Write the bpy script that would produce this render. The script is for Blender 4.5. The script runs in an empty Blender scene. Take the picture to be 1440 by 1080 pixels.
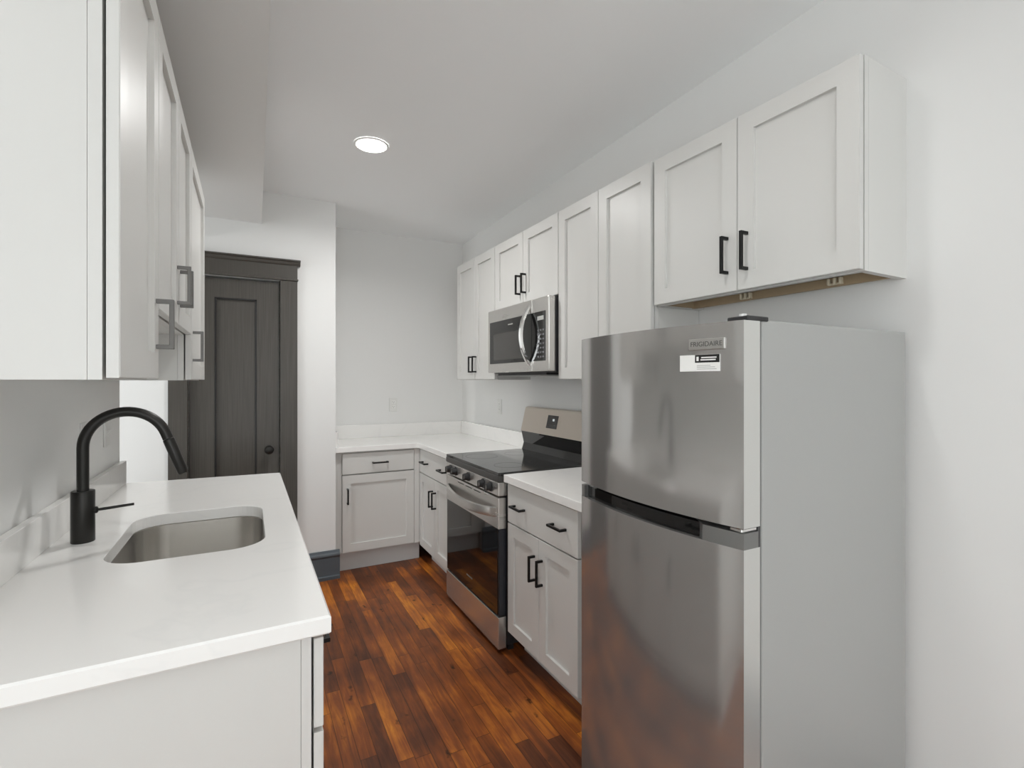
import bpy, bmesh, math
from mathutils import Vector, Matrix
R = math.radians
scene = bpy.context.scene
COL = scene.collection

# ------------------------------------------------------------------ camera
cam_d = bpy.data.cameras.new('camera')
cam_d.sensor_width = 36.0
cam_d.lens = 702.5 / 1440 * 36.0
cam_d.shift_y = -4.5 / 1440
cam_d.clip_start = 0.02
cam = bpy.data.objects.new('camera', cam_d)
COL.objects.link(cam)
cam.location = (0, 0, 1.388)
cam.rotation_euler = (R(90), 0, -0.4843)
scene.camera = cam

# ------------------------------------------------------------------ world, lights, exposure
world = bpy.data.worlds.new('world'); scene.world = world
world.use_nodes = True
bg = world.node_tree.nodes['Background']
bg.inputs[0].default_value = (0.90, 0.95, 1.0, 1)
bg.inputs[1].default_value = 1.2

def area(name, loc, rot, sx, sy, power, color=(1, 1, 1)):
    l = bpy.data.lights.new(name, 'AREA'); l.shape = 'RECTANGLE'
    l.size = sx; l.size_y = sy; l.energy = power; l.color = color
    o = bpy.data.objects.new(name, l); COL.objects.link(o)
    o.location = loc; o.rotation_euler = rot
    return o
# daylight just outside the three windows of the room behind the camera
LAMP_W = 22
DAY = (0.94, 0.968, 0.98)
area('daylight_rear_left', (-1.9, -6.56, 1.4), (R(97), 0, 0), 1.7, 1.9, 42, DAY)
area('daylight_rear_right', (0.45, -6.56, 1.4), (R(97), 0, 0), 1.7, 1.9, 42, DAY)
area('daylight_side', (-3.36, -2.6, 1.5), (R(88), 0, R(-90)), 1.8, 1.7, 62, DAY)
area('daylight_hall', (-3.36, 2.3, 1.5), (R(100), 0, R(-90)), 1.4, 1.7, 42, DAY)

vs = scene.view_settings
vs.view_transform = 'Standard'; vs.look = 'None'; vs.gamma = 1.0
vs.use_curve_mapping = False
vs.exposure = 0.18
scene.cycles.use_denoising = True
scene.cycles.max_bounces = 16
scene.cycles.diffuse_bounces = 14
scene.cycles.sample_clamp_indirect = 8.0

# ------------------------------------------------------------------ materials
def mat(name, color, rough=0.5, metal=0.0, spec=0.5, **kw):
    m = bpy.data.materials.new(name); m.use_nodes = True
    b = m.node_tree.nodes['Principled BSDF']
    b.inputs['Base Color'].default_value = (*color, 1)
    b.inputs['Roughness'].default_value = rough
    b.inputs['Metallic'].default_value = metal
    b.inputs['Specular IOR Level'].default_value = spec
    for k, v in kw.items():
        b.inputs[k.replace('_', ' ')].default_value = v
    return m
def nodes(m):
    t = m.node_tree
    return t, t.nodes['Principled BSDF'], t.links
def add_bump(m, scale=(1, 1, 1), strength=0.1, dist=0.002, nscale=20, detail=3):
    t, b, L = nodes(m)
    tc = t.nodes.new('ShaderNodeTexCoord'); mp = t.nodes.new('ShaderNodeMapping')
    mp.inputs['Scale'].default_value = scale
    n = t.nodes.new('ShaderNodeTexNoise'); n.inputs['Scale'].default_value = nscale; n.inputs['Detail'].default_value = detail
    bp = t.nodes.new('ShaderNodeBump'); bp.inputs['Strength'].default_value = strength; bp.inputs['Distance'].default_value = dist
    L.new(tc.outputs['Object'], mp.inputs[0]); L.new(mp.outputs[0], n.inputs['Vector'])
    L.new(n.outputs[0], bp.inputs['Height']); L.new(bp.outputs[0], b.inputs['Normal'])
    return n

M_wall = mat('painted_wall', (0.76, 0.76, 0.75), 0.85, spec=0.2)
add_bump(M_wall, nscale=60, strength=0.06, dist=0.001)
M_ceil = mat('ceiling_paint', (0.875, 0.885, 0.89), 0.95, spec=0.1)
add_bump(M_ceil, nscale=40, strength=0.05, dist=0.001)
M_cab = mat('cabinet_paint', (0.62, 0.615, 0.595), 0.36, spec=0.5)
add_bump(M_cab, nscale=7, strength=0.02, dist=0.0006)
M_cabin = mat('cabinet_shadow_gap', (0.22, 0.215, 0.205), 0.7)
M_black = mat('black_metal', (0.012, 0.012, 0.012), 0.38, 0.6)
M_faucet = mat('matte_black_faucet', (0.032, 0.031, 0.029), 0.36, 0.7)
M_gloss = mat('black_glass', (0.006, 0.006, 0.006), 0.05, spec=0.6)
M_cook = mat('ceramic_cooktop', (0.010, 0.010, 0.010), 0.09, spec=0.9)
M_plast = mat('black_plastic', (0.018, 0.018, 0.019), 0.45)
M_slate = mat('slate_baseboard_paint', (0.075, 0.092, 0.107), 0.4)
M_kick = mat('toe_kick_white', (0.66, 0.66, 0.65), 0.5)
M_fside = mat('fridge_side_paint', (0.36, 0.362, 0.352), 0.38)
M_gasket = mat('gasket', (0.06, 0.06, 0.06), 0.7)
M_white = mat('white_plastic', (0.80, 0.80, 0.78), 0.4)
M_chrome = mat('chrome', (0.85, 0.85, 0.84), 0.08, 1.0)
M_plate = mat('outlet_plate', (0.72, 0.72, 0.70), 0.35)
M_paper = mat('sticker_paper', (0.82, 0.82, 0.80), 0.5)
M_ink = mat('sticker_ink', (0.01, 0.01, 0.01), 0.5)
M_badge = mat('badge_metal', (0.42, 0.41, 0.39), 0.35, 0.7)
M_letter = mat('badge_letter', (0.08, 0.08, 0.075), 0.5)

def steel(name, color, rough, sc=(3, 3, 90), var=0.12, b=0.04):
    m = mat(name, color, rough, 1.0)
    t, bs, L = nodes(m)
    tc = t.nodes.new('ShaderNodeTexCoord'); mp = t.nodes.new('ShaderNodeMapping')
    mp.inputs['Scale'].default_value = sc
    n = t.nodes.new('ShaderNodeTexNoise'); n.inputs['Scale'].default_value = 6; n.inputs['Detail'].default_value = 4
    mr = t.nodes.new('ShaderNodeMapRange'); mr.inputs['To Min'].default_value = rough - var / 2; mr.inputs['To Max'].default_value = rough + var / 2
    bp = t.nodes.new('ShaderNodeBump'); bp.inputs['Strength'].default_value = b; bp.inputs['Distance'].default_value = 0.0008
    L.new(tc.outputs['Object'], mp.inputs[0]); L.new(mp.outputs[0], n.inputs['Vector'])
    L.new(n.outputs[0], mr.inputs[0]); L.new(mr.outputs[0], bs.inputs['Roughness'])
    L.new(n.outputs[0], bp.inputs['Height']); L.new(bp.outputs[0], bs.inputs['Normal'])
    return m
M_steel = steel('brushed_steel', (0.63, 0.615, 0.59), 0.27, (1, 1, 6), .02, .0)
M_steel.node_tree.nodes['Principled BSDF'].inputs['Metallic'].default_value = 0.82
M_fsteel = steel('fridge_steel', (0.44, 0.43, 0.42), 0.13, (14, 14, 0.6), 0.03, 0.0)
M_fsteel.node_tree.nodes['Principled BSDF'].inputs['Anisotropic Rotation'].default_value = 0.25
M_fsteel.node_tree.nodes['Principled BSDF'].inputs['Metallic'].default_value = 0.76
M_fsteel.node_tree.nodes['Principled BSDF'].inputs['Anisotropic'].default_value = 0.55
_tg = M_fsteel.node_tree.nodes.new('ShaderNodeTangent'); _tg.direction_type = 'RADIAL'; _tg.axis = 'Z'
M_fsteel.node_tree.links.new(_tg.outputs[0], M_fsteel.node_tree.nodes['Principled BSDF'].inputs['Tangent'])
M_fedge = mat('fridge_door_edge', (0.62, 0.62, 0.60), 0.3, 0.6)
M_sink = steel('sink_steel', (0.74, 0.72, 0.69), 0.25, (1, 1, 14), .05, .0)

def quartz():
    m = mat('white_quartz', (0.80, 0.79, 0.77), 0.16, spec=0.5)
    t, b, L = nodes(m)
    tc = t.nodes.new('ShaderNodeTexCoord')
    n1 = t.nodes.new('ShaderNodeTexNoise'); n1.inputs['Scale'].default_value = 1.6; n1.inputs['Detail'].default_value = 5
    n1.inputs['Distortion'].default_value = 1.4
    s = t.nodes.new('ShaderNodeMath'); s.operation = 'SUBTRACT'; s.inputs[1].default_value = 0.5
    a = t.nodes.new('ShaderNodeMath'); a.operation = 'ABSOLUTE'
    r = t.nodes.new('ShaderNodeValToRGB')
    r.color_ramp.elements[0].position = 0.0; r.color_ramp.elements[0].color = (0.825, 0.82, 0.805, 1)
    r.color_ramp.elements[1].position = 0.02; r.color_ramp.elements[1].color = (0.85, 0.842, 0.825, 1)
    L.new(tc.outputs['Object'], n1.inputs['Vector']); L.new(n1.outputs[0], s.inputs[0]); L.new(s.outputs[0], a.inputs[0])
    L.new(a.outputs[0], r.inputs[0]); L.new(r.outputs[0], b.inputs['Base Color'])
    return m
M_quartz = quartz()

def darkwood():
    m = mat('dark_stained_wood', (0.05, 0.045, 0.04), 0.34, spec=0.3)
    t, b, L = nodes(m)
    tc = t.nodes.new('ShaderNodeTexCoord'); mp = t.nodes.new('ShaderNodeMapping'); mp.inputs['Scale'].default_value = (110, 110, 1.5)
    n = t.nodes.new('ShaderNodeTexNoise'); n.inputs['Scale'].default_value = 2.5; n.inputs['Detail'].default_value = 6
    r = t.nodes.new('ShaderNodeValToRGB')
    r.color_ramp.elements[0].color = (0.055, 0.050, 0.043, 1); r.color_ramp.elements[0].position = .3
    r.color_ramp.elements[1].color = (0.080, 0.073, 0.064, 1); r.color_ramp.elements[1].position = .7
    L.new(tc.outputs['Object'], mp.inputs[0]); L.new(mp.outputs[0], n.inputs['Vector']); L.new(n.outputs[0], r.inputs[0])
    L.new(r.outputs[0], b.inputs['Base Color'])
    bp = t.nodes.new('ShaderNodeBump'); bp.inputs['Strength'].default_value = .15; bp.inputs['Distance'].default_value = .001
    L.new(n.outputs[0], bp.inputs['Height']); L.new(bp.outputs[0], b.inputs['Normal'])
    return m
M_door = darkwood()
M_rawwood = mat('raw_plywood', (0.36, 0.27, 0.17), 0.7)
M_clip = mat('cream_clip', (0.62, 0.55, 0.42), 0.5)

def woodfloor():
    m = mat('hardwood_floor', (0.3, 0.13, 0.05), 0.33, spec=0.3)
    t, b, L = nodes(m)
    N = t.nodes.new
    def math_(op, a, c=None, d=None):
        n = N('ShaderNodeMath'); n.operation = op
        for i, v in enumerate((a, c, d)):
            if v is None: continue
            if isinstance(v, (int, float)): n.inputs[i].default_value = v
            else: L.new(v, n.inputs[i])
        return n.outputs[0]
    tc = N('ShaderNodeTexCoord'); sep = N('ShaderNodeSeparateXYZ'); L.new(tc.outputs['Object'], sep.inputs[0])
    W = 0.060
    xs = math_('DIVIDE', sep.outputs[0], W)
    col = math_('FLOOR', xs); fx = math_('FRACT', xs)
    wn = N('ShaderNodeTexWhiteNoise'); wn.noise_dimensions = '1D'; L.new(col, wn.inputs['W'])
    off = math_('MULTIPLY', wn.outputs['Value'], 7.0)
    ys = math_('ADD', math_('DIVIDE', sep.outputs[1], 0.74), off)
    seg = math_('FLOOR', ys); fy = math_('FRACT', ys)
    cmb = N('ShaderNodeCombineXYZ'); L.new(col, cmb.inputs[0]); L.new(seg, cmb.inputs[1])
    wn2 = N('ShaderNodeTexWhiteNoise'); wn2.noise_dimensions = '3D'; L.new(cmb.outputs[0], wn2.inputs['Vector'])
    # grain coordinates, shifted per board
    sh = N('ShaderNodeVectorMath'); sh.operation = 'SCALE'; L.new(wn2.outputs['Color'], sh.inputs[0]); sh.inputs['Scale'].default_value = 40.0
    mp = N('ShaderNodeMapping'); mp.inputs['Scale'].default_value = (26, 2.2, 1); L.new(tc.outputs['Object'], mp.inputs[0])
    ad = N('ShaderNodeVectorMath'); ad.operation = 'ADD'; L.new(mp.outputs[0], ad.inputs[0]); L.new(sh.outputs[0], ad.inputs[1])
    gr = N('ShaderNodeTexNoise'); gr.inputs['Scale'].default_value = 1.6; gr.inputs['Detail'].default_value = 8; gr.inputs['Roughness'].default_value = .65
    gr.inputs['Distortion'].default_value = 0.6
    L.new(ad.outputs[0], gr.inputs['Vector'])
    big = N('ShaderNodeTexNoise'); big.inputs['Scale'].default_value = 2.6; big.inputs['Detail'].default_value = 4; L.new(tc.outputs['Object'], big.inputs['Vector'])
    # board tone = random + blotches + grain
    v = math_('ADD', math_('MULTIPLY', wn2.outputs['Value'], 0.38), math_('MULTIPLY', gr.outputs[0], 0.80))
    v = math_('ADD', v, math_('MULTIPLY', math_('SUBTRACT', big.outputs[0], 0.5), 1.0))
    v = math_('SUBTRACT', v, 0.07)
    r = N('ShaderNodeValToRGB'); e = r.color_ramp.elements
    e[0].position = 0.12; e[0].color = (0.050, 0.013, 0.005, 1)
    e[1].position = 0.95; e[1].color = (0.80, 0.33, 0.036, 1)
    for p, c in ((0.35, (0.120, 0.036, 0.013, 1)), (0.58, (0.26, 0.072, 0.016, 1)), (0.76, (0.50, 0.160, 0.021, 1))):
        q = e.new(p); q.color = c
    L.new(v, r.inputs[0])
    # knots and old nail marks
    vo = N('ShaderNodeTexVoronoi'); vo.inputs['Scale'].default_value = 7.5
    mp2 = N('ShaderNodeMapping'); mp2.inputs['Scale'].default_value = (1.7, 0.75, 1); L.new(tc.outputs['Object'], mp2.inputs[0]); 
    nz = N('ShaderNodeTexNoise'); nz.inputs['Scale'].default_value = 30; L.new(tc.outputs['Object'], nz.inputs['Vector'])
    mx0 = N('ShaderNodeMix'); mx0.data_type = 'RGBA'; mx0.blend_type = 'LINEAR_LIGHT'; mx0.inputs[0].default_value = 0.03
    L.new(mp2.outputs[0], mx0.inputs[6]); L.new(nz.outputs[1], mx0.inputs[7]); L.new(mx0.outputs[2], vo.inputs['Vector'])
    kn = N('ShaderNodeMapRange'); kn.inputs['From Min'].default_value = 0.04; kn.inputs['From Max'].default_value = 0.15; L.new(vo.outputs['Distance'], kn.inputs[0])
    kn.inputs['To Min'].default_value = 0.12
    # seams
    ex = math_('MINIMUM', fx, math_('SUBTRACT', 1.0, fx))
    ey = math_('MULTIPLY', math_('MINIMUM', fy, math_('SUBTRACT', 1.0, fy)), 0.74 / W)
    ed = math_('MINIMUM', ex, ey)
    sm = N('ShaderNodeMapRange'); sm.inputs['From Min'].default_value = 0.008; sm.inputs['From Max'].default_value = 0.035
    sm.inputs['To Min'].default_value = 0.35; L.new(ed, sm.inputs[0])
    f = math_('MULTIPLY', kn.outputs[0], sm.outputs[0])
    mul = N('ShaderNodeVectorMath'); mul.operation = 'SCALE'; L.new(r.outputs[0], mul.inputs[0]); L.new(f, mul.inputs['Scale'])
    L.new(mul.outputs[0], b.inputs['Base Color'])
    rr = N('ShaderNodeMapRange'); rr.inputs['To Min'].default_value = .26; rr.inputs['To Max'].default_value = .46; L.new(gr.outputs[0], rr.inputs[0]); L.new(rr.outputs[0], b.inputs['Roughness'])
    bp = N('ShaderNodeBump'); bp.inputs['Strength'].default_value = .25; bp.inputs['Distance'].default_value = .001
    L.new(math_('ADD', sm.outputs[0], math_('MULTIPLY', gr.outputs[0], 0.4)), bp.inputs['Height']); L.new(bp.outputs[0], b.inputs['Normal'])
    return m
M_floor = woodfloor()

def emis(name, color, s):
    m = bpy.data.materials.new(name); m.use_nodes = True
    t = m.node_tree; t.nodes.clear()
    o = t.nodes.new('ShaderNodeOutputMaterial'); e = t.nodes.new('ShaderNodeEmission')
    e.inputs[0].default_value = (*color, 1); e.inputs[1].default_value = s
    t.links.new(e.outputs[0], o.inputs[0]); return m
M_lamp = emis('lamp_lens', (1.0, 0.98, 0.95), 14.0)
M_digit = emis('clock_digits', (0.85, 0.92, 0.9), 0.55)
def pane():
    m = bpy.data.materials.new('window_glass'); m.use_nodes = True
    t = m.node_tree; t.nodes.clear()
    o = t.nodes.new('ShaderNodeOutputMaterial'); x = t.nodes.new('ShaderNodeMixShader')
    a = t.nodes.new('ShaderNodeBsdfTransparent'); g = t.nodes.new('ShaderNodeBsdfGlossy'); g.inputs['Roughness'].default_value = 0.02
    x.inputs[0].default_value = 0.06
    t.links.new(a.outputs[0], x.inputs[1]); t.links.new(g.outputs[0], x.inputs[2]); t.links.new(x.outputs[0], o.inputs[0]); return m
M_pane = pane()

# ------------------------------------------------------------------ mesh helpers
class MB:
    def __init__(s): s.bm = bmesh.new()
    def box(s, x0, x1, y0, y1, z0, z1, bev=0.0, seg=1):
        t = bmesh.new()
        bmesh.ops.create_cube(t, size=1.0)
        for v in t.verts:
            v.co = Vector(((x0 + x1) / 2 + v.co.x * (x1 - x0), (y0 + y1) / 2 + v.co.y * (y1 - y0), (z0 + z1) / 2 + v.co.z * (z1 - z0)))
        if bev > 0:
            bmesh.ops.bevel(t, geom=t.edges[:], offset=bev, segments=seg, affect='EDGES', profile=0.5)
        s.join(t); return s
    def join(s, t):
        me = bpy.data.meshes.new('tmp'); t.to_mesh(me); t.free(); s.bm.from_mesh(me); bpy.data.meshes.remove(me)
    def prism(s, pts, axis, a0, a1, bev=0.0, seg=1):
        """polygon pts in the two other axes (cyclic order), extruded along axis from a0 to a1"""
        t = bmesh.new()
        def co(p, a):
            return Vector({'z': (p[0], p[1], a), 'y': (p[0], a, p[1]), 'x': (a, p[0], p[1])}[axis])
        A = [t.verts.new(co(p, a0)) for p in pts]; B = [t.verts.new(co(p, a1)) for p in pts]
        t.faces.new(A); t.faces.new(B[::-1])
        n = len(pts)
        for i in range(n): t.faces.new((A[i], B[i], B[(i + 1) % n], A[(i + 1) % n]))
        bmesh.ops.recalc_face_normals(t, faces=t.faces[:])
        if bev > 0: bmesh.ops.bevel(t, geom=t.edges[:], offset=bev, segments=seg, affect='EDGES')
        s.join(t); return s
    def tube(s, path, rad, n=20, caps=True):
        """round tube along a list of points; rad a number or a list"""
        t = bmesh.new(); P = [Vector(p) for p in path]
        rr = rad if isinstance(rad, (list, tuple)) else [rad] * len(P)
        T = []
        for i in range(len(P)):
            a = P[max(i - 1, 0)]; b = P[min(i + 1, len(P) - 1)]
            d = (b - a); T.append(d.normalized() if d.length > 1e-9 else (T[-1] if T else Vector((0, 0, 1))))
        ref = Vector((0, 1, 0)) if abs(T[0].y) < 0.9 else Vector((1, 0, 0))
        rings = []
        for p, d, r in zip(P, T, rr):
            u = (ref - d * ref.dot(d)).normalized(); w = d.cross(u); ref = u
            rings.append([t.verts.new(p + (u * math.cos(2 * math.pi * k / n) + w * math.sin(2 * math.pi * k / n)) * r) for k in range(n)])
        for A, B in zip(rings, rings[1:]):
            for k in range(n): t.faces.new((A[k], A[(k + 1) % n], B[(k + 1) % n], B[k]))
        if caps: t.faces.new(rings[0][::-1]); t.faces.new(rings[-1])
        bmesh.ops.recalc_face_normals(t, faces=t.faces[:])
        s.join(t); return s
    def rings(s, rs, cap0=False, cap1=False):
        t = bmesh.new(); V = [[t.verts.new(Vector(p)) for p in r] for r in rs]; n = len(V[0])
        for A, B in zip(V, V[1:]):
            for k in range(n): t.faces.new((A[k], A[(k + 1) % n], B[(k + 1) % n], B[k]))
        if cap0: t.faces.new(V[0][::-1])
        if cap1: t.faces.new(V[-1])
        s.join(t); return s
    def build(s, name, m, parent=None, smooth=False, loc=None):
        me = bpy.data.meshes.new(name); s.bm.to_mesh(me); s.bm.free()
        me.materials.append(m)
        o = bpy.data.objects.new(name, me); COL.objects.link(o)
        if parent: o.parent = parent
        if loc: o.location = loc
        if smooth:
            for p in me.polygons: p.use_smooth = True
            try: me.set_sharp_from_angle(angle=R(35))
            except Exception: pass
        return o
def tag(o, label, cat, group=None):
    o['label'] = label; o['category'] = cat; o['kind'] = 'thing'
    if group: o['group'] = group
    return o
def thing(name, label, cat, loc, rz=0.0, group=None):
    o = bpy.data.objects.new(name, None); COL.objects.link(o); o.empty_display_size = .05
    o.location = loc; o.rotation_euler = (0, 0, rz)
    return tag(o, label, cat, group)
def struct(o): o['kind'] = 'structure'; return o

# ------------------------------------------------------------------ the room
WX = 1.73          # right wall
LX = -0.53         # kitchen face of the left wall
YB = 4.26          # back wall of the nook
YD = 3.70          # wall with the dark door
RX = 0.54          # side of the nook
def cz(y): return 2.636 + 0.0145 * (YB - max(y, -0.5))

struct(MB().box(-3.3, WX + .1, -6.5, YB + .1, -0.06, 0.0).build('floor', M_floor))
M_bounce = mat('pale_bounce_floor', (0.70, 0.70, 0.69), 0.95, spec=0.1)  # unseen pale floor added to bounce neutral light onto ceiling and shaded faces
add_bump(M_bounce, nscale=300, strength=0.3, dist=0.003)
pf = MB(); pf.box(-3.2, WX, -6.4, -0.35, 0.0, 0.012); pf.box(-3.2, -0.80, -0.35, YD, 0.0, 0.012)
struct(pf.build('floor', M_bounce))
cm = MB(); t = bmesh.new()
ys = [-6.5, -0.5, YB + .1]
lo = [[t.verts.new((x, y, cz(y))) for x in (-3.3, WX + .1)] for y in ys]
hi = [[t.verts.new((x, y, cz(y) + .08)) for x in (-3.3, WX + .1)] for y in ys]
for i in range(2):
    t.faces.new((lo[i][0], lo[i + 1][0], lo[i + 1][1], lo[i][1])); t.faces.new((hi[i][0], hi[i][1], hi[i + 1][1], hi[i + 1][0]))
cm.join(t); struct(cm.build('ceiling', M_ceil))
ZT = 2.72
struct(MB().box(WX, WX + .1, -6.5, YB + .1, 0, ZT).build('wall_right', M_wall))
struct(MB().box(RX, WX, YB, YB + .1, 0, ZT).build('wall_back', M_wall))
# wall with the door, a solid block so that its corner closes the nook
dx0, dx1, dzt = -0.336, 0.180, 2.062          # door opening
w = MB()
w.box(-3.3, dx0 - .0, YD, YD + .12, 0, ZT); w.box(dx0, dx1, YD, YD + .12, dzt, ZT)
w.box(dx1, RX, YD, YD + .12, 0, ZT); w.box(RX - .12, RX, YD + .12, YB + .1, 0, ZT)
w.box(dx0 - .1, dx1 + .1, YD + .16, YD + .2, 0, 2.3)
struct(w.build('wall_door_side', M_wall))
struct(MB().box(LX - .12, LX, 0.98, 2.887, 0, ZT).build('wall_left', M_wall))
# soffit over the sink run
struct(MB().prism([(LX - .12, 0.55), (0.042, 0.55), (0.074, YD), (LX - .12, YD)], 'z', 2.428, ZT).build('trim_1', M_wall))
# room behind the camera, with windows
def wall_with_windows(name, axis, c0, c1, a0, a1, wins):
    m = MB(); cur = a0
    def bx(p0, p1, z0, z1):
        if axis == 'y': m.box(p0, p1, c0, c1, z0, z1)
        else: m.box(c0, c1, p0, p1, z0, z1)
    for (p0, p1, z0, z1) in wins:
        bx(cur, p0, 0, ZT); bx(p0, p1, 0, z0); bx(p0, p1, z1, ZT); cur = p1
    bx(cur, a1, 0, ZT)
    return struct(m.build(name, M_wall))
wall_with_windows('wall_rear', 'y', -6.5, -6.4, -3.3, WX + .1, [(-2.75, -1.05, 0.45, 2.35), (-0.40, 1.30, 0.45, 2.35)])
wall_with_windows('wall_far_left', 'x', -3.3, -3.2, -6.4, YD + .1, [(-3.5, -1.7, 0.65, 2.35), (1.6, 3.0, 0.65, 2.35)])
def window(i, axis, c, p0, p1, z0, z1):
    f = MB(); s = .045
    def bx(m, a0, a1, b0, b1, d0, d1):
        if axis == 'y': m.box(a0, a1, c + d0, c + d1, b0, b1)
        else: m.box(c + d0, c + d1, a0, a1, b0, b1)
    bx(f, p0, p1, z0, z0 + s, -.07, -.01); bx(f, p0, p1, z1 - s, z1, -.07, -.01)
    bx(f, p0, p0 + s, z0, z1, -.07, -.01); bx(f, p1 - s, p1, z0, z1, -.07, -.01)
    bx(f, p0, p1, (z0 + z1) / 2 - .02, (z0 + z1) / 2 + .02, -.06, -.02)
    o = struct(f.build('window_%d' % i, M_white))
    g = MB(); bx(g, p0 + .02, p1 - .02, z0 + .02, z1 - .02, -.042, -.038); g.build('pane', M_pane, o)
window(1, 'y', -6.4, -2.75, -1.05, .45, 2.35); window(2, 'y', -6.4, -0.40, 1.30, .45, 2.35)
window(3, 'x', -3.2, -3.5, -1.7, .65, 2.35); window(4, 'x', -3.2, 1.6, 3.0, .65, 2.35)

# baseboard on the door wall, turning the nook corner
def baseboard(name, pts_prof, axis, a0, a1):
    return struct(MB().prism(pts_prof, axis, a0, a1).build(name, M_slate))
prof = [(YD, 0), (YD - .030, 0), (YD - .030, .022), (YD - .019, .028), (YD - .018, .150), (YD - .022, .156), (YD - .026, .166), (YD - .024, .176), (YD - .014, .184), (YD - .010, .198), (YD, .198)]
b = baseboard('baseboard_front', prof, 'x', .292, RX + .026)
profl = [(3.887 + (p[0] - YD), p[1]) for p in prof]
struct(MB().prism([(WX - (YD - p[0]) , p[1]) for p in prof], 'y', -6.4, 0.70).build('baseboard_right', M_slate))

# ---- dark door with its casing
d = MB()
d.box(dx0 + .003, dx1 - .003, YD + .012, YD + .05, 0.008, dzt - .004)
dm = bmesh.new(); d.bm.free()
# one mesh: slab with a sunk panel
def paneled(m, x0, x1, z0, z1, yf, yb, px0, px1, pz0, pz1, dep, bevel=.0):
    t = bmesh.new()
    def ring(a0, a1, b0, b1, y): return [t.verts.new((a0, y, b0)), t.verts.new((a1, y, b0)), t.verts.new((a1, y, b1)), t.verts.new((a0, y, b1))]
    B = ring(x0, x1, z0, z1, yb); F = ring(x0, x1, z0, z1, yf)
    I = ring(px0, px1, pz0, pz1, yf); Rr = ring(px0 + bevel, px1 - bevel, pz0 + bevel, pz1 - bevel, yf + dep)
    t.faces.new(B[::-1])
    for a, b_ in ((B, F), (F, I), (I, Rr)):
        for k in range(4): t.faces.new((a[k], a[(k + 1) % 4], b_[(k + 1) % 4], b_[k]))
    t.faces.new(Rr)
    bmesh.ops.recalc_face_normals(t, faces=t.faces[:])
    out = [e for e in t.edges if all(v in F for v in e.verts)]
    bmesh.ops.bevel(t, geom=out, offset=.0015, segments=2, affect='EDGES')
    m.join(t)
d = MB(); paneled(d, dx0 + .003, dx1 - .003, .008, dzt - .012, YD + .014, YD + .052, -.197, .045, .27, 1.925, .014, .004)
door = struct(d.build('door_1', M_door))
# moulding bead around the sunk panel
mo = MB()
for a in ((-.197, -.186, .27, 1.925), (.034, .045, .27, 1.925), (-.197, .045, .27, .281), (-.197, .045, 1.914, 1.925)):
    mo.box(a[0], a[1], YD + .015, YD + .024, a[2], a[3], .002)
mo.build('panel_moulding', mat('dark_groove', (.006, .005, .005), .4), door)
kn = MB()
cx_, cz_ = .117, .931
kn.tube([(cx_, YD + .012, cz_), (cx_, YD + .006, cz_)], .026, 24)
kn.tube([(cx_, YD + .008, cz_), (cx_, YD - .022, cz_)], .010, 16)
kn.tube([(cx_, YD - .020, cz_), (cx_, YD - .026, cz_), (cx_, YD - .038, cz_), (cx_, YD - .050, cz_), (cx_, YD - .056, cz_)], [.014, .024, .028, .023, .008], 24)
kn.build('door_knob', M_faucet, door, True)
cs = MB()
for x0, x1 in ((-.440, dx0 - .002), (dx1 + .004, .290)):
    cs.box(x0, x1, YD - .022, YD, 0, 2.062, .003)
cs.box(dx0 - .002, dx0 + .004, YD, YD + .06, 0, 2.06); cs.box(dx1 - .003, dx1 + .004, YD, YD + .06, 0, 2.06)
cs.box(-.445, .296, YD - .030, YD, 2.062, 2.076, .004, 2)
cs.box(-.440, .290, YD - .024, YD, 2.076, 2.168)
cs.prism([(YD, 2.164), (YD - .026, 2.164), (YD - .034, 2.172), (YD - .040, 2.186), (YD - .052, 2.192), (YD - .052, 2.200), (YD, 2.200)], 'x', -.46, .308)
struct(cs.build('trim_2', M_door))

# ------------------------------------------------------------------ cabinets
# local frame of a cabinet: x to the viewer's right, -y out of its front, box front at y = 0
M_glare = mat('glare_grey_pull', (0.17, 0.165, 0.158), 0.4, 0.5)  # black pull colour lightened to carry the glare on the left doors
PULL = [M_black]
def pull(parent, x, z, vertical=True, L=.118, y=-.024):
    m = MB(); h = L / 2; t = .0052
    if vertical:
        m.box(x - t, x + t, y - .036, y - .026, z - h, z + h, .001)
        for s in (-1, 1): m.box(x - t, x + t, y - .028, y, z + s * (h - t) - t, z + s * (h - t) + t, .0008)
    else:
        m.box(x - h, x + h, y - .036, y - .026, z - t, z + t, .001)
        for s in (-1, 1): m.box(x + s * (h - t) - t, x + s * (h - t) + t, y - .028, y, z - t, z + t, .0008)
    return m.build('handle', PULL[0], parent)
def cab_door(parent, x0, x1, z0, z1, hx=None, hz=None, st=.060, hL=.118):
    m = MB(); paneled(m, x0, x1, z0, z1, -.024, -.005, x0 + st, x1 - st, z0 + st, z1 - st, .012)
    o = m.build('door', M_cab, parent)
    if hx is not None: pull(o, hx, hz, True, hL)
    return o
def cab_drawer(parent, x0, x1, z0, z1, hxs, hL=.118):
    o = MB().box(x0, x1, -.024, -.005, z0, z1, .0015).build('drawer_front', M_cab, parent)
    for hx in hxs: pull(o, hx, (z0 + z1) / 2, False, hL)
    return o
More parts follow.
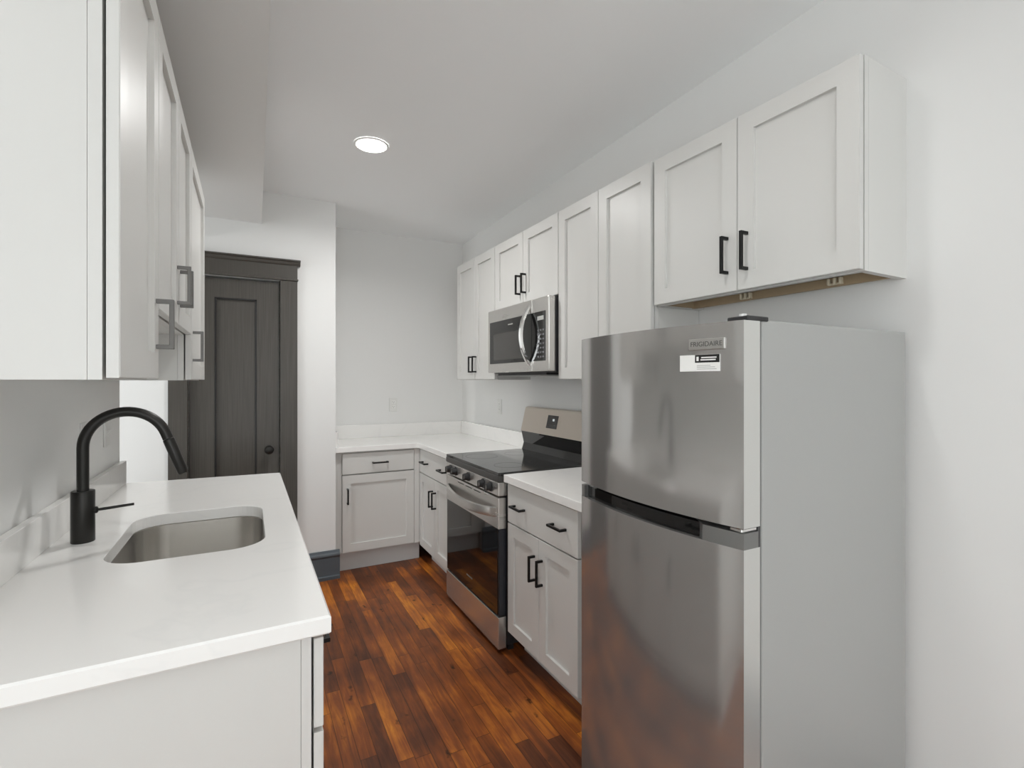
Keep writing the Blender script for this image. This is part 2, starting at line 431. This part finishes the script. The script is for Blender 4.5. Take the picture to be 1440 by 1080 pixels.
def carcass(parent, w, dep, z0, z1, toe=None, under=0.0):
    m = MB(); f = .020
    if under:      # side panels run down a little below the bottom board
        m.box(0, f, f, dep, z0, z1); m.box(w - f, w, f, dep, z0, z1); m.box(f, w - f, f, dep, z0 + under, z1)
    else: m.box(0, w, f, dep, z0, z1)
    o = m.build('carcass', M_cab, parent)
    ff = MB(); s = .034
    ff.box(0, s, 0, f - .0006, z0, z1); ff.box(w - s, w, 0, f - .0006, z0, z1)
    ff.box(s, w - s, 0, f - .0006, z0, z0 + s); ff.box(s, w - s, 0, f - .0006, z1 - s, z1)
    ff.box(s, w - s, .012, f, z0 + s, z1 - s)
    ff.build('face_frame', M_cab, parent)
    if toe:
        MB().box(0, w, toe, toe + .015, 0, z0).build('toe_kick', M_kick if z0 > .12 else M_cab, parent)
    return o
A_R, A_L = -math.pi / 2, math.pi / 2
BX = 1.184       # box front of the right base run  (door face at 1.160)
UX = 1.476       # box front of the right wall run (door face at 1.452)
g = .0025
# right base cabinet beside the fridge
W_ = .615
c = thing('base_cabinet', 'light grey base cabinet between the oven range and the fridge', 'cabinet', (BX, 2.255, 0), A_R, 'kitchen base cabinets')
carcass(c, W_, WX - BX - .002, .114, .874, .075)
cab_drawer(c, g, W_ - g, .676, .866, (W_ / 2 - .175, W_ / 2 + .175), .105)
cab_door(c, g, W_ / 2 - g / 2, .118, .670, W_ / 2 - .034, .528)
cab_door(c, W_ / 2 + g / 2, W_ - g, .118, .670, W_ / 2 + .034, .528)
# right base cabinet beyond the range
W_ = .70
c = thing('base_cabinet', 'light grey two-door base cabinet at the far side of the range', 'cabinet', (BX, 3.735, 0), A_R, 'kitchen base cabinets')
carcass(c, W_, WX - BX - .002, .114, .874, .075)
cab_drawer(c, .006, W_ - g, .690, .866, (.155, .54), .12)
cab_door(c, .006, W_ / 2 - g / 2, .130, .684, W_ / 2 - .034, .545)
cab_door(c, W_ / 2 + g / 2, W_ - g, .130, .684, W_ / 2 + .034, .545)
# back base cabinet under the corner counter
W_ = 1.160 - .545
c = thing('base_cabinet', 'light grey one-door base cabinet against the back wall of the nook', 'cabinet', (.545, 3.752, 0), 0, 'kitchen base cabinets')
carcass(c, W_ + .02, YB - 3.752 - .002, .148, .874, .058)
MB().box(0, .042, -.002, .012, .148, .874).build('filler_strip', M_cab, c)
MB().box(.572, W_ - .002, -.022, .012, .148, .874).build('filler_strip', M_cab, c)
cab_drawer(c, .045, .570, .714, .862, (.312,), .115)
cab_door(c, .045, .570, .152, .706, .080, .558, hL=.112)
# peninsula base cabinet with the sink
W_ = 1.755
c = thing('base_cabinet', 'light grey sink base cabinet under the left worktop', 'cabinet', (.112, 1.09, 0), A_L, 'kitchen base cabinets')
m = MB(); f = .02; dp = .112 - LX - .002
m.box(0, .018, f, dp, .0, .874); m.box(W_ - .018, W_, f, dp, 0, .874); m.box(0, W_, f, dp, .114, .132); m.box(0, W_, dp - .01, dp, .114, .874)
m.build('carcass', M_cab, c)
m = MB(); m.box(0, .040, 0, f - .0008, .114, .874)
for x in (.44, 1.30, W_ - .038): m.box(x, x + .038, 0, f - .0008, .114, .874)
m.box(.04, W_ - .03, .001, f - .001, .114, .15); m.box(.04, W_ - .03, .001, f - .001, .84, .874); m.box(.04, W_ - .03, .001, f - .001, .655, .685)
m.build('face_frame', M_cab, c)
MB().box(0, W_, .078, .093, 0, .114).build('toe_kick', M_cab, c)
for x0, x1 in ((g, .455), (1.32, W_ - g)):
    cab_drawer(c, x0, x1, .677, .860, ((x0 + x1) / 2,))
    cab_door(c, x0, x1, .118, .667, x1 - .034 if x0 < 1 else x0 + .034, .53)
cab_drawer(c, .46, 1.315, .677, .860, ())
cab_door(c, .46, .886, .118, .667, .852, .53); cab_door(c, .889, 1.315, .118, .667, .923, .53)

# right wall cabinets
def upper(name, label, loc, rz, W_, z0, z1, dep, doors, hz=None, st=.060, under=0.0, hs=(), hL=.118):
    c = thing(name, label, 'cabinet', (loc[0], loc[1], z0), rz, 'wall cabinets')
    H_ = z1 - z0
    carcass(c, W_, dep, 0, H_, None, under)
    n = len(doors)
    for i, (a, b_) in enumerate(doors):
        cab_door(c, a + g / 2, b_ - g / 2, .003, H_ - .003, hs[i], hz - z0, st, hL)
    return c
ZU0, ZU1 = 1.395, 2.288
DR = WX - UX - .002
upper('upper_cabinet', 'light grey two-door wall cabinet in the corner left of the microwave', (UX, 3.69), A_R, .68, ZU0, ZU1, DR, [(0, .34), (.34, .68)], 1.507, hs=(.306, .374))
upper('upper_cabinet', 'short light grey wall cabinet right above the microwave', (UX, 3.005), A_R, .770, 1.846, ZU1, DR, [(0, .385), (.385, .770)], 1.966, hs=(.351, .419))
upper('upper_cabinet', 'tall light grey wall cabinet between the microwave and the cabinet over the fridge', (UX, 2.232), A_R, .690, ZU0, ZU1, DR, [(0, .342), (.342, .690)], 1.507, hs=(.308, .376))
fc = upper('upper_cabinet', 'light grey wall cabinet over the fridge with its raw underside showing', (1.482, 1.532), A_R + R(1.2), .768, 1.692, 2.286, WX - 1.482 + .002, [(0, .386), (.386, .768)], 1.820, hs=(.348, .424), under=.030, hL=.128)
m = MB(); m.box(.021, .747, .175, .190, -.0, .029); m.box(.021, .032, .03, .175, .002, .029)
m.build('mounting_rail', M_rawwood, fc)
for x in (.28, .60):
    m = MB()
    for k in (-.018, 0, .018): m.box(x + k - .004, x + k + .004, .160, .176, .004, .026, .002)
    m.box(x - .022, x + .022, .168, .175, .004, .010)
    m.build('hinge_clip', M_clip, fc)
# left wall cabinets
LUX = -.218
PULL[0] = M_glare
DL = LUX - LX - .002
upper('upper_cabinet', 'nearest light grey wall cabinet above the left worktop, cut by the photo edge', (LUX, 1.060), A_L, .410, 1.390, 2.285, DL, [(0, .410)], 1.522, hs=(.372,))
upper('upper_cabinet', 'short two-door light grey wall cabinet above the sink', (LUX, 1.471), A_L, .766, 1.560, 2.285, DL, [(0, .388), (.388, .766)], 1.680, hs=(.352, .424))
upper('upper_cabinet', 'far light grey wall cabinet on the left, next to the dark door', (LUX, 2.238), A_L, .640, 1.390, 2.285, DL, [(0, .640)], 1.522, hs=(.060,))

# ------------------------------------------------------------------ worktops
CT0, CT1 = .876, .914
def rrect(x0, x1, y0, y1, r, n=8):
    pts = []
    for cx_, cy_, a0 in ((x1 - r, y1 - r, 0), (x0 + r, y1 - r, 90), (x0 + r, y0 + r, 180), (x1 - r, y0 + r, 270)):
        for k in range(n + 1):
            a = R(a0 + 90 * k / n); pts.append((cx_ + r * math.cos(a), cy_ + r * math.sin(a)))
    return pts
# peninsula worktop with the undermount sink cut-out
sx0, sx1, sy0, sy1 = -.345, .043, 1.610, 2.155
hole = rrect(sx0, sx1, sy0, sy1, .095, 10)
corners = [(.147, 1.065), (.142, 2.845), (LX + .003, 2.884), (LX + .003, 1.052)]
def ray_poly(c, p):
    dx, dy = p[0] - c[0], p[1] - c[1]; best = None
    for i in range(4):
        a, b_ = corners[i], corners[(i + 1) % 4]
        ex, ey = b_[0] - a[0], b_[1] - a[1]; den = dx * ey - dy * ex
        if abs(den) < 1e-9: continue
        t_ = ((a[0] - c[0]) * ey - (a[1] - c[1]) * ex) / den; u_ = ((a[0] - c[0]) * dy - (a[1] - c[1]) * dx) / den
        if t_ > 0 and -1e-6 <= u_ <= 1 + 1e-6: best = t_ if best is None else min(best, t_)
    return (c[0] + dx * best, c[1] + dy * best)
cc = ((sx0 + sx1) / 2, (sy0 + sy1) / 2)
outer = [ray_poly(cc, p) for p in hole]
for q in corners:                       # snap the nearest ray to each true corner
    k = min(range(len(outer)), key=lambda i: (outer[i][0] - q[0]) ** 2 + (outer[i][1] - q[1]) ** 2); outer[k] = q
t = bmesh.new()
def ring(pts, z): return [t.verts.new((p[0], p[1], z)) for p in pts]
e = .004
def inset(pts, d):                      # scale about centre a little for the eased arris
    return [(p[0] + (d if p[0] < cc[0] else -d), p[1] + (d if p[1] < cc[1] else -d)) for p in pts]
def grow(pts, d): 
    return [(p[0] + (p[0] - cc[0]) * d, p[1] + (p[1] - cc[1]) * d) for p in pts]
rs = [ring(grow(hole, .006), CT1), ring(inset(outer, e), CT1), ring(outer, CT1 - e), ring(outer, CT0 + e), ring(inset(outer, e), CT0), ring(hole, CT0), ring(hole, CT1 - .002)]
n = len(hole)
for i in range(len(rs)):
    A, B = rs[i], rs[(i + 1) % len(rs)]
    for k in range(n): t.faces.new((A[k], A[(k + 1) % n], B[(k + 1) % n], B[k]))
bmesh.ops.recalc_face_normals(t, faces=t.faces[:])
m = MB(); m.join(t)
ct = tag(m.build('countertop', M_quartz), 'white quartz worktop with the sink cut-out, on the left', 'countertop', 'quartz worktops')
MB().box(LX + .003, -.504, 1.054, 2.884, CT1, 1.018, .0015).build('backsplash', M_quartz, ct)
# corner worktop (L-shaped) beyond the range
m = MB().prism([(RX + .001, 3.704), (1.140, 3.704), (1.140, 3.034), (WX - .002, 3.034), (WX - .002, YB - .002), (RX + .001, YB - .002)], 'z', CT0, CT1, .002)
ct = tag(m.build('countertop', M_quartz), 'white L-shaped quartz worktop in the far corner beyond the range', 'countertop', 'quartz worktops')
m = MB(); m.box(RX + .021, WX - .021, YB - .021, YB - .002, CT1, 1.022, .0015); m.box(WX - .021, WX - .002, 3.034, YB - .002, CT1, 1.022, .0015)
m.box(RX + .001, RX + .020, 3.72, YB - .002, CT1, 1.022, .0015)
m.build('backsplash', M_quartz, ct)
# short worktop between range and fridge
m = MB().box(1.140, WX - .002, 1.540, 2.258, CT0, CT1, .002)
ct = tag(m.build('countertop', M_quartz), 'short white quartz worktop between the range and the fridge', 'countertop', 'quartz worktops')
MB().box(WX - .021, WX - .002, 1.540, 2.258, CT1, 1.022, .0015).build('backsplash', M_quartz, ct)

# ------------------------------------------------------------------ sink
sk = thing('sink', 'stainless steel undermount sink set in the left worktop', 'sink', (cc[0], cc[1], CT0), 0)
def srr(off, r, z):
    return [(p[0] - cc[0], p[1] - cc[1], z) for p in rrect(sx0 - off, sx1 + off, sy0 - off, sy1 + off, r, 10)]
prof_ = [(.025, .12, -.001), (.004, .099, -.001), (.001, .096, -.004), (-.006, .092, -.16), (-.012, .088, -.182), (-.028, .075, -.195), (-.07, .05, -.200), (-.15, .03, -.203)]
outp = [(-.15, .03, -.206), (-.028, .075, -.199), (-.008, .09, -.184), (-.003, .094, -.16), (.004, .099, -.006), (.025, .12, -.004)]
m = MB(); m.rings([srr(*p) for p in prof_], cap1=True)
m.rings([srr(*p) for p in outp[::-1]])
m.rings([srr(.025, .12, -.004), srr(.025, .12, -.001)])
m.build('basin', M_sink, sk, True)
m = MB(); m.tube([(0, 0, -.203), (0, 0, -.200)], .043, 32); m.tube([(0, 0, -.201), (0, 0, -.197)], .018, 24)
m.build('drain', M_chrome, sk, True)

# ------------------------------------------------------------------ faucet
fx_, fy_ = -.434, 1.893
fa = thing('faucet', 'matte black gooseneck kitchen faucet standing beside the sink', 'faucet', (fx_, fy_, CT1), 0)
m = MB(); m.tube([(0, 0, 0), (0, 0, .0015), (0, 0, .147), (0, 0, .150)], [.0275, .0285, .0285, .0275], 40); m.build('faucet_body', M_faucet, fa, True)
path = [(0, 0, .149), (0, 0, .20), (0, 0, .276)]
r_ = .104
for k in range(1, 25):
    a = R(180 - (160) * k / 24); path.append((r_ + r_ * math.cos(a), 0, .276 + r_ * math.sin(a)))
a = R(20); px_, pz_ = path[-1][0], path[-1][2]
dxn, dzn = math.sin(a), -math.cos(a)
path.append((px_ + dxn * .02, 0, pz_ + dzn * .02)); 
m = MB(); m.tube(path, .0148, 28); m.build('spout', M_faucet, fa, True)
q = lambda s: (px_ + dxn * s, 0, pz_ + dzn * s)
m = MB(); m.tube([q(.021), q(.023), q(.05), q(.134), q(.138)], [.0140, .0158, .0162, .0150, .0135], 28); m.build('spray_head', M_faucet, fa, True)
m = MB(); m.tube([(.026, 0, .090), (.033, 0, .090), (.036, 0, .090)], [.010, .010, .006], 20); m.tube([(.034, 0, .090), (.06, 0, .092), (.122, 0, .097)], [.0042, .0042, .0038], 14); m.build('lever', M_faucet, fa, True)

# ------------------------------------------------------------------ oven range
RW_ = .752
rg = thing('oven_range', 'freestanding stainless electric range with black glass oven door', 'oven range', (1.118, 3.026, 0), A_R)
D = WX - 1.118
m = MB(); m.box(0, RW_, .05, D - .012, .035, .905, .002)
for x in (.03, RW_ - .03):
    for y in (.08, D - .06): m.box(x - .015, x + .015, y - .015, y + .015, 0, .036)
# ribbed vent strips low on the side next to the cabinet
for k in range(6): m.box(RW_ - .001, RW_ + .002, .075 + k * .018, .083 + k * .018, .05, .16)
m.build('range_body', M_plast, rg)
m = MB(); m.box(-.001, RW_ + .001, .0, D - .055, .905, .920, .002); m.build('cooktop', M_cook, rg)
m = MB(); m.box(-.002, RW_ + .002, -.003, .045, .872, .9045, .003); m.build('cooktop_trim', mat('dark_trim', (.10, .098, .094), .35, .6), rg)
M_burn = mat('burner_grey', (.03, .03, .03), .2)
for x, y, r in ((.19, .16, .10), (.56, .16, .085), (.19, .40, .075), (.56, .40, .10)):
    ci = [(x + r * math.cos(a_ * math.pi / 32), y + r * math.sin(a_ * math.pi / 32), .9203) for a_ in range(64)]
    co = [(x + (r - .003) * math.cos(a_ * math.pi / 32), y + (r - .003) * math.sin(a_ * math.pi / 32), .9203) for a_ in range(64)]
    m = MB(); m.rings([co, ci]); m.build('burner_ring', M_burn, rg)
m = MB(); m.box(0, RW_, .0, .05, .800, .871, .004, 2); m.build('control_panel', M_steel, rg)
for x in (.080, .170, .365, .575, .665):
    m = MB(); z = .837
    m.tube([(x, .001, z), (x, -.006, z)], .026, 28); m.tube([(x, -.006, z), (x, -.030, z), (x, -.033, z)], [.022, .019, .016], 28)
    m.box(x - .0035, x + .0035, -.038, -.030, z - .017, z + .017, .001)
    k = m.build('knob', M_plast, rg, True)
    m = MB(); m.tube([(x, -.0322, z), (x, -.0338, z)], .0145, 28); m.build('knob_cap', M_steel, k, True)
# oven door: steel head with end caps, glass, frame
dr = MB().box(0, RW_, .0, .045, .632, .792, .004, 2).build('oven_door', M_steel, rg)
m = MB(); m.box(0.0, RW_, .004, .045, .190, .631, .002); m.build('door_frame', mat('dark_blue_steel', (.045, .05, .06), .3, .5), dr)
m = MB(); m.box(.012, RW_ - .012, .0005, .006, .195, .640, .001); m.build('oven_glass', M_gloss, dr)
# bowed handle
m = MB(); t = bmesh.new(); N_ = 28; top = []; 
secs = []
for i in range(N_ + 1):
    s = i / N_; x = .022 + s * (RW_ - .044)
    bow = -.052 * (math.sin(math.pi * s) ** .55) - .001
    dip = -.020 * math.sin(math.pi * s)
    secs.append([(x, bow + .012, .690 + dip), (x, bow, .694 + dip), (x, bow - .004, .712 + dip), (x, bow, .738 + dip), (x, bow + .012, .742 + dip)])
V = [[t.verts.new(p) for p in s_] for s_ in secs]
for A, B in zip(V, V[1:]):
    for k in range(5): t.faces.new((A[k], A[(k + 1) % 5], B[(k + 1) % 5], B[k]))
t.faces.new(V[0][::-1]); t.faces.new(V[-1]); bmesh.ops.recalc_face_normals(t, faces=t.faces[:])
m.join(t); m.build('oven_handle', M_steel, dr, True)
m = MB()
for k in range(3): m.box(.20 + k * .12, .29 + k * .12, -.0012, .001, .775, .779)
m.build('vent_slots', M_plast, dr)
m = MB(); m.box(.335, .417, -.0004, .0008, .262, .270); m.build('door_logo', mat('logo_grey', (.16, .16, .16), .5), dr)
m = MB(); m.box(0, RW_, .0, .045, .022, .184, .003, 2); m.build('storage_drawer', M_steel, rg)
# backguard
m = MB()
bgp = [(D - .060, .920), (D - .046, .965), (D - .062, 1.035), (D - .066, 1.045), (D - .012, 1.045), (D - .012, .905), (D - .060, .905)]
m.prism(bgp, 'x', 0, RW_); bgd = m.build('backguard', M_gloss, rg)
m = MB(); m.prism([(D - .070, 1.045), (D - .032, 1.205), (D - .012, 1.212), (D - .010, 1.045)], 'x', -.001, RW_ + .001, .002, 2)
pnl = m.build('backguard_panel', steel('warm_steel', (.60, .54, .48), .3, (2, 2, 50)), bgd)
ang = math.atan2(.038, .160)
def on_panel(x0, x1, s0, s1, th, name, mt, par):
    m = MB(); m.box(x0, x1, -th, .001, s0, s1)
    o = m.build(name, mt, par); o.location = (0, D - .070, 1.045); o.rotation_euler = (-ang, 0, 0); return o
on_panel(.315, .435, .045, .128, .0015, 'display', M_gloss, bgd)
on_panel(.378, .398, .092, .106, .0022, 'clock_digits', M_digit, bgd)
m = MB()
for r_i in range(3):
    for c_i in range(5): m.box(.328 + c_i * .020, .338 + c_i * .020, -.0020, 0, .052 + r_i * .012, .056 + r_i * .012)
o = m.build('display_keys', mat('key_grey', (.10, .10, .10), .5), bgd); o.location = (0, D - .070, 1.045); o.rotation_euler = (-ang, 0, 0)

# ------------------------------------------------------------------ microwave
MW = .752; MH = .408
mwx = 1.395
mw = thing('microwave', 'stainless over-the-range microwave hung under the short wall cabinet', 'microwave', (mwx, 2.990, 1.434), A_R)
dep = WX - mwx
m = MB(); m.box(.002, MW - .002, .045, dep - .002, .0, MH, .002)
m.box(.05, MW - .10, .05, dep - .05, -.012, .0); m.build('microwave_body', M_plast, mw)
dm_ = MB().box(0, .575, .0, .044, .006, MH - .001, .004, 2).build('microwave_door', M_steel, mw)
MB().box(.030, .5745, -.0015, .003, .062, .330, .001).build('window_glass', mat('smoked_glass', (.02, .02, .02), .06, spec=.6), dm_)
MB().box(.085, .490, -.0020, -.0012, .085, .250).build('window_screen', mat('screen_grey', (.055, .053, .050), .15, spec=.6), dm_)
MB().box(.29, .35, -.0023, -.001, .292, .299).build('door_logo', mat('logo_pale', (.35, .35, .34), .4), dm_)
cp = MB().box(.577, MW, .0, .044, .006, MH - .001, .006, 2).build('side_panel', M_steel, mw)
MB().box(.5775, .722, -.0015, .003, .062, .330, .001).build('keypad', M_gloss, cp)
m = MB()
for r_i in range(7):
    for c_i in range(3): m.box(.640 + c_i * .026, .656 + c_i * .026, -.0022, -.001, .080 + r_i * .024, .089 + r_i * .024)
m.build('key_marks', mat('keymark', (.16, .16, .17), .5), cp)
MB().box(.640, .705, -.0025, -.001, .283, .305).build('clock_display', mat('pale_display', (.45, .46, .44), .4), cp)
# arched handle
m = MB(); t = bmesh.new(); V = []
for i in range(25):
    s = i / 24; z = .040 + s * (.335); b_ = -.060 * math.sin(math.pi * s) ** .8 - .002
    xw = .548
    V.append([t.verts.new(p) for p in ((xw - .014, b_ + .012, z), (xw - .012, b_ - .002, z), (xw, b_ - .006, z), (xw + .012, b_ - .002, z), (xw + .014, b_ + .012, z))])
for A, B in zip(V, V[1:]):
    for k in range(5): t.faces.new((A[k], A[(k + 1) % 5], B[(k + 1) % 5], B[k]))
t.faces.new(V[0][::-1]); t.faces.new(V[-1]); bmesh.ops.recalc_face_normals(t, faces=t.faces[:])
m.join(t); m.build('microwave_handle', M_chrome, dm_, True)
m = MB(); m.box(.10, MW - .18, .06, dep - .10, -.018, -.012); m.build('grease_filter', M_fside, mw)

# ------------------------------------------------------------------ fridge
FX = .989; FW = .622; FH = 1.530
fr = thing('refrigerator', 'stainless top-freezer refrigerator with grey sides against the right wall', 'refrigerator', (FX, 1.377, 0), A_R)
m = MB(); m.box(.002, FW - .002, .066, WX - FX - .03, .03, FH, .004, 2)
for x in (.05, FW - .05):
    for y in (.12, WX - FX - .10): m.tube([(x, y, 0), (x, y, .031)], .018, 12)
m.build('fridge_body', M_fside, fr)
MB().box(.006, FW - .006, .057, .067, .05, FH - .006).build('gasket', M_gasket, fr)
def curved_door(name, z0, z1):
    m = MB(); n = 32; pts = []
    for i in range(n + 1):
        s = i / n; x = s * FW
        pts.append((x, -.036 * (1 - (2 * s - 1) ** 2) ))
    front = [(.0, .012)] + [(max(.0, min(FW, p[0])), p[1]) for p in pts][0:] + [(FW, .012)]
    poly = front + [(FW, .056), (0, .056)]
    t = bmesh.new()
    A = [t.verts.new((p[0], p[1], z0)) for p in poly]; B = [t.verts.new((p[0], p[1], z1)) for p in poly]
    t.faces.new(A); t.faces.new(B[::-1]); k_ = len(poly)
    for i in range(k_): t.faces.new((A[i], B[i], B[(i + 1) % k_], A[(i + 1) % k_]))
    bmesh.ops.recalc_face_normals(t, faces=t.faces[:])
    m.join(t); o = m.build(name, M_fsteel, fr, True)
    o.data.materials.append(M_fedge)
    for p in o.data.polygons:
        if abs(p.normal.x) > .9: p.material_index = 1
        if abs(p.normal.z) > .9: p.use_smooth = False
    return o
fz = curved_door('freezer_door', 1.052, FH - .004)
fd = curved_door('fridge_door', .060, 1.004)
# grip pocket between the doors
def arc_y(x): s = x / FW; return -.036 * (1 - (2 * s - 1) ** 2)
def arc_strip(x0, x1, y_off, z0, z1, back=.05, n=20):
    t = bmesh.new(); P = []
    for i in range(n + 1):
        x = x0 + (x1 - x0) * i / n; P.append((x, arc_y(x) + y_off))
    poly = P + [(x1, back), (x0, back)]
    A = [t.verts.new((p[0], p[1], z0)) for p in poly]; B = [t.verts.new((p[0], p[1], z1)) for p in poly]
    t.faces.new(A); t.faces.new(B[::-1]); k_ = len(poly)
    for i in range(k_): t.faces.new((A[i], B[i], B[(i + 1) % k_], A[(i + 1) % k_]))
    bmesh.ops.recalc_face_normals(t, faces=t.faces[:]); return t
m = MB(); m.join(arc_strip(.02, FW - .09, .016, 1.005, 1.040)); m.build('grip_pocket', M_gloss, fd)
M_grip = mat('grip_grey', (.20, .20, .195), .35, .5)
m = MB(); m.join(arc_strip(.0, .022, .001, 1.004, 1.041)); m.build('grip_end', M_grip, fd)
m = MB(); m.join(arc_strip(FW - .10, FW, .001, 1.004, 1.041))
m.prism([(FW - .16, .02), (FW - .10, arc_y(FW - .10) + .001), (FW - .10, .05), (FW - .16, .05)], 'z', 1.004, 1.041)
m.build('grip_end', M_grip, fd)
m = MB(); m.box(FW - .036, FW - .004, -.002, .05, 1.042, 1.051, .002); m.tube([(FW - .018, .02, 1.040), (FW - .018, .02, 1.056)], .007, 14); m.build('middle_hinge', M_chrome, fr)
m = MB(); m.box(FW - .055, FW + .002, .012, .085, FH - .004, FH + .007, .002); m.build('top_hinge_cover', M_plast, fr)
m = MB(); m.tube([(FW - .022, .026, FH + .006), (FW - .022, .026, FH + .013)], .008, 14); m.build('hinge_pin', M_white, fr)
# badge and sticker on the freezer door
def text_mesh(s, size, mt, parent, name, loc, rot):
    cu = bpy.data.curves.new('txt', 'FONT'); cu.body = s; cu.size = size; cu.extrude = .0003; cu.align_x = 'CENTER'; cu.align_y = 'CENTER'
    o = bpy.data.objects.new('txt', cu); COL.objects.link(o); bpy.context.view_layer.update()
    me = bpy.data.meshes.new_from_object(o); bpy.data.objects.remove(o)
    me.name = name; me.materials.clear(); me.materials.append(mt)
    n_ = bpy.data.objects.new(name, me); COL.objects.link(n_); n_.parent = parent; n_.location = loc; n_.rotation_euler = rot
    return n_
bx0, bx1 = .487, .581
def slope(x): return math.atan2(arc_y(x + .001) - arc_y(x - .001), .002)
bc = (bx0 + bx1) / 2
bd = MB().box(-.047, .047, -.004, .003, -.0135, .0135, .0015).build('badge', M_badge, fz); bd.location = (bc, arc_y(bc) , 1.476); bd.rotation_euler = (0, 0, slope(bc))
text_mesh('FRIGIDAIRE', .0165, M_letter, bd, 'badge_lettering', (0, -.0042, 0), (R(90), 0, 0))
stx = .515
stk = MB().box(-.054, .054, -.0012, .001, -.020, .020).build('sticker', M_paper, fz); stk.location = (stx, arc_y(stx) - .0006, 1.431); stk.rotation_euler = (0, 0, slope(stx))
MB().box(-.011, .0535, -.0016, -.001, .001, .0198).build('sticker_band', M_ink, stk)
m = MB()
for z_, a_, b_ in ((.013, .006, .046), (.0075, .004, .044)): m.box(a_, b_, -.0019, -.0015, z_ - .0015, z_ + .0015)
m.box(-.007, -.001, -.0019, -.0015, .005, .0155)
m.build('band_lines', M_paper, stk)
m = MB()
for z_, b_ in ((-.006, .030), (-.010, .042), (-.0145, .046)): m.box(-.006, b_, -.0015, -.0011, z_ - .0007, z_ + .0007)
m.build('print_lines', mat('pale_print', (.42, .42, .41), .6), stk)

# ------------------------------------------------------------------ outlets, switch
def plate(loc, rz, label, kind='outlet'):
    o = thing('wall_outlet' if kind == 'outlet' else 'light_switch', label, 'outlet' if kind == 'outlet' else 'switch', loc, rz)
    MB().box(-.036, .036, -.006, 0, -.058, .058, .002, 2).build('cover_plate', M_plate, o)
    if kind == 'outlet':
        for s in (-1, 1):
            so = MB().box(-.017, .017, -.0075, -.005, s * .020 - .014, s * .020 + .014, .002).build('socket', M_white, o)
            m = MB(); m.box(-.008, -.006, -.0078, -.007, s * .020 - .002, s * .020 + .007); m.box(.006, .008, -.0078, -.007, s * .020 - .002, s * .020 + .006)
            m.box(-.0018, .0018, -.0078, -.007, s * .020 - .009, s * .020 - .005); m.build('slots', M_plast, so)
    else:
        m = MB(); m.prism([(-.006, -.008), (-.022, .010), (-.020, .014), (-.005, .006)], 'x', -.005, .005); m.build('toggle', M_white, o)
    return o
plate((1.092, YB, 1.186), 0, 'white outlet on the back wall above the corner worktop')
plate((WX, 3.49, 1.186), A_R, 'white outlet on the right wall between the corner and the range')
plate((LX, 2.31, 1.180), A_L, 'white outlet on the left wall behind the faucet neck')
plate((LX, 2.63, 1.172), A_L, 'white light switch on the left wall at its far end', 'switch')

# ------------------------------------------------------------------ ceiling lamps: one seen above the aisle, the rest added unseen
def downlight(x, y, label, power=LAMP_W):
    z = cz(y)
    o = thing('recessed_light', label, 'ceiling light', (x, y, z), 0)
    tr = []
    for r, zz in ((.092, -.0005), (.090, -.004), (.082, -.006), (.078, -.003)):
        tr.append([(r * math.cos(k * math.pi / 24), r * math.sin(k * math.pi / 24), zz) for k in range(48)])
    MB().rings(tr).build('trim_ring', M_white, o, True)
    m = MB(); m.tube([(0, 0, -.0035), (0, 0, -.0012)], .079, 48); m.build('lens', M_lamp, o)
    l = bpy.data.lights.new('lamp_glow', 'AREA'); l.shape = 'DISK'; l.size = .15; l.spread = R(158); l.energy = power; l.color = (.985, .98, .97)
    lo_ = bpy.data.objects.new('lamp_glow', l); COL.objects.link(lo_); lo_.location = (x, y, z - .009)
    return o
downlight(.583, 2.735, 'round lit recessed ceiling light above the aisle', 12)
for x, y, where, pw in ((-.95, -.25, 'left of the camera, beyond the wall end', 1.5), (.50, .98, 'over the near aisle, just above the view', 4.2), (.58, -1.6, 'nearest behind the camera', 2), (-1.6, -1.6, 'left of the one nearest behind the camera', 2), (.58, -4.4, 'near the rear windows, right', 2), (-1.6, -4.4, 'near the rear windows, left', 2), (-1.7, 2.9, 'in the hall beyond the left wall', 4)):  # lamps out of view, added to brighten the room
    downlight(x, y, 'unseen fill light added ' + where, pw)
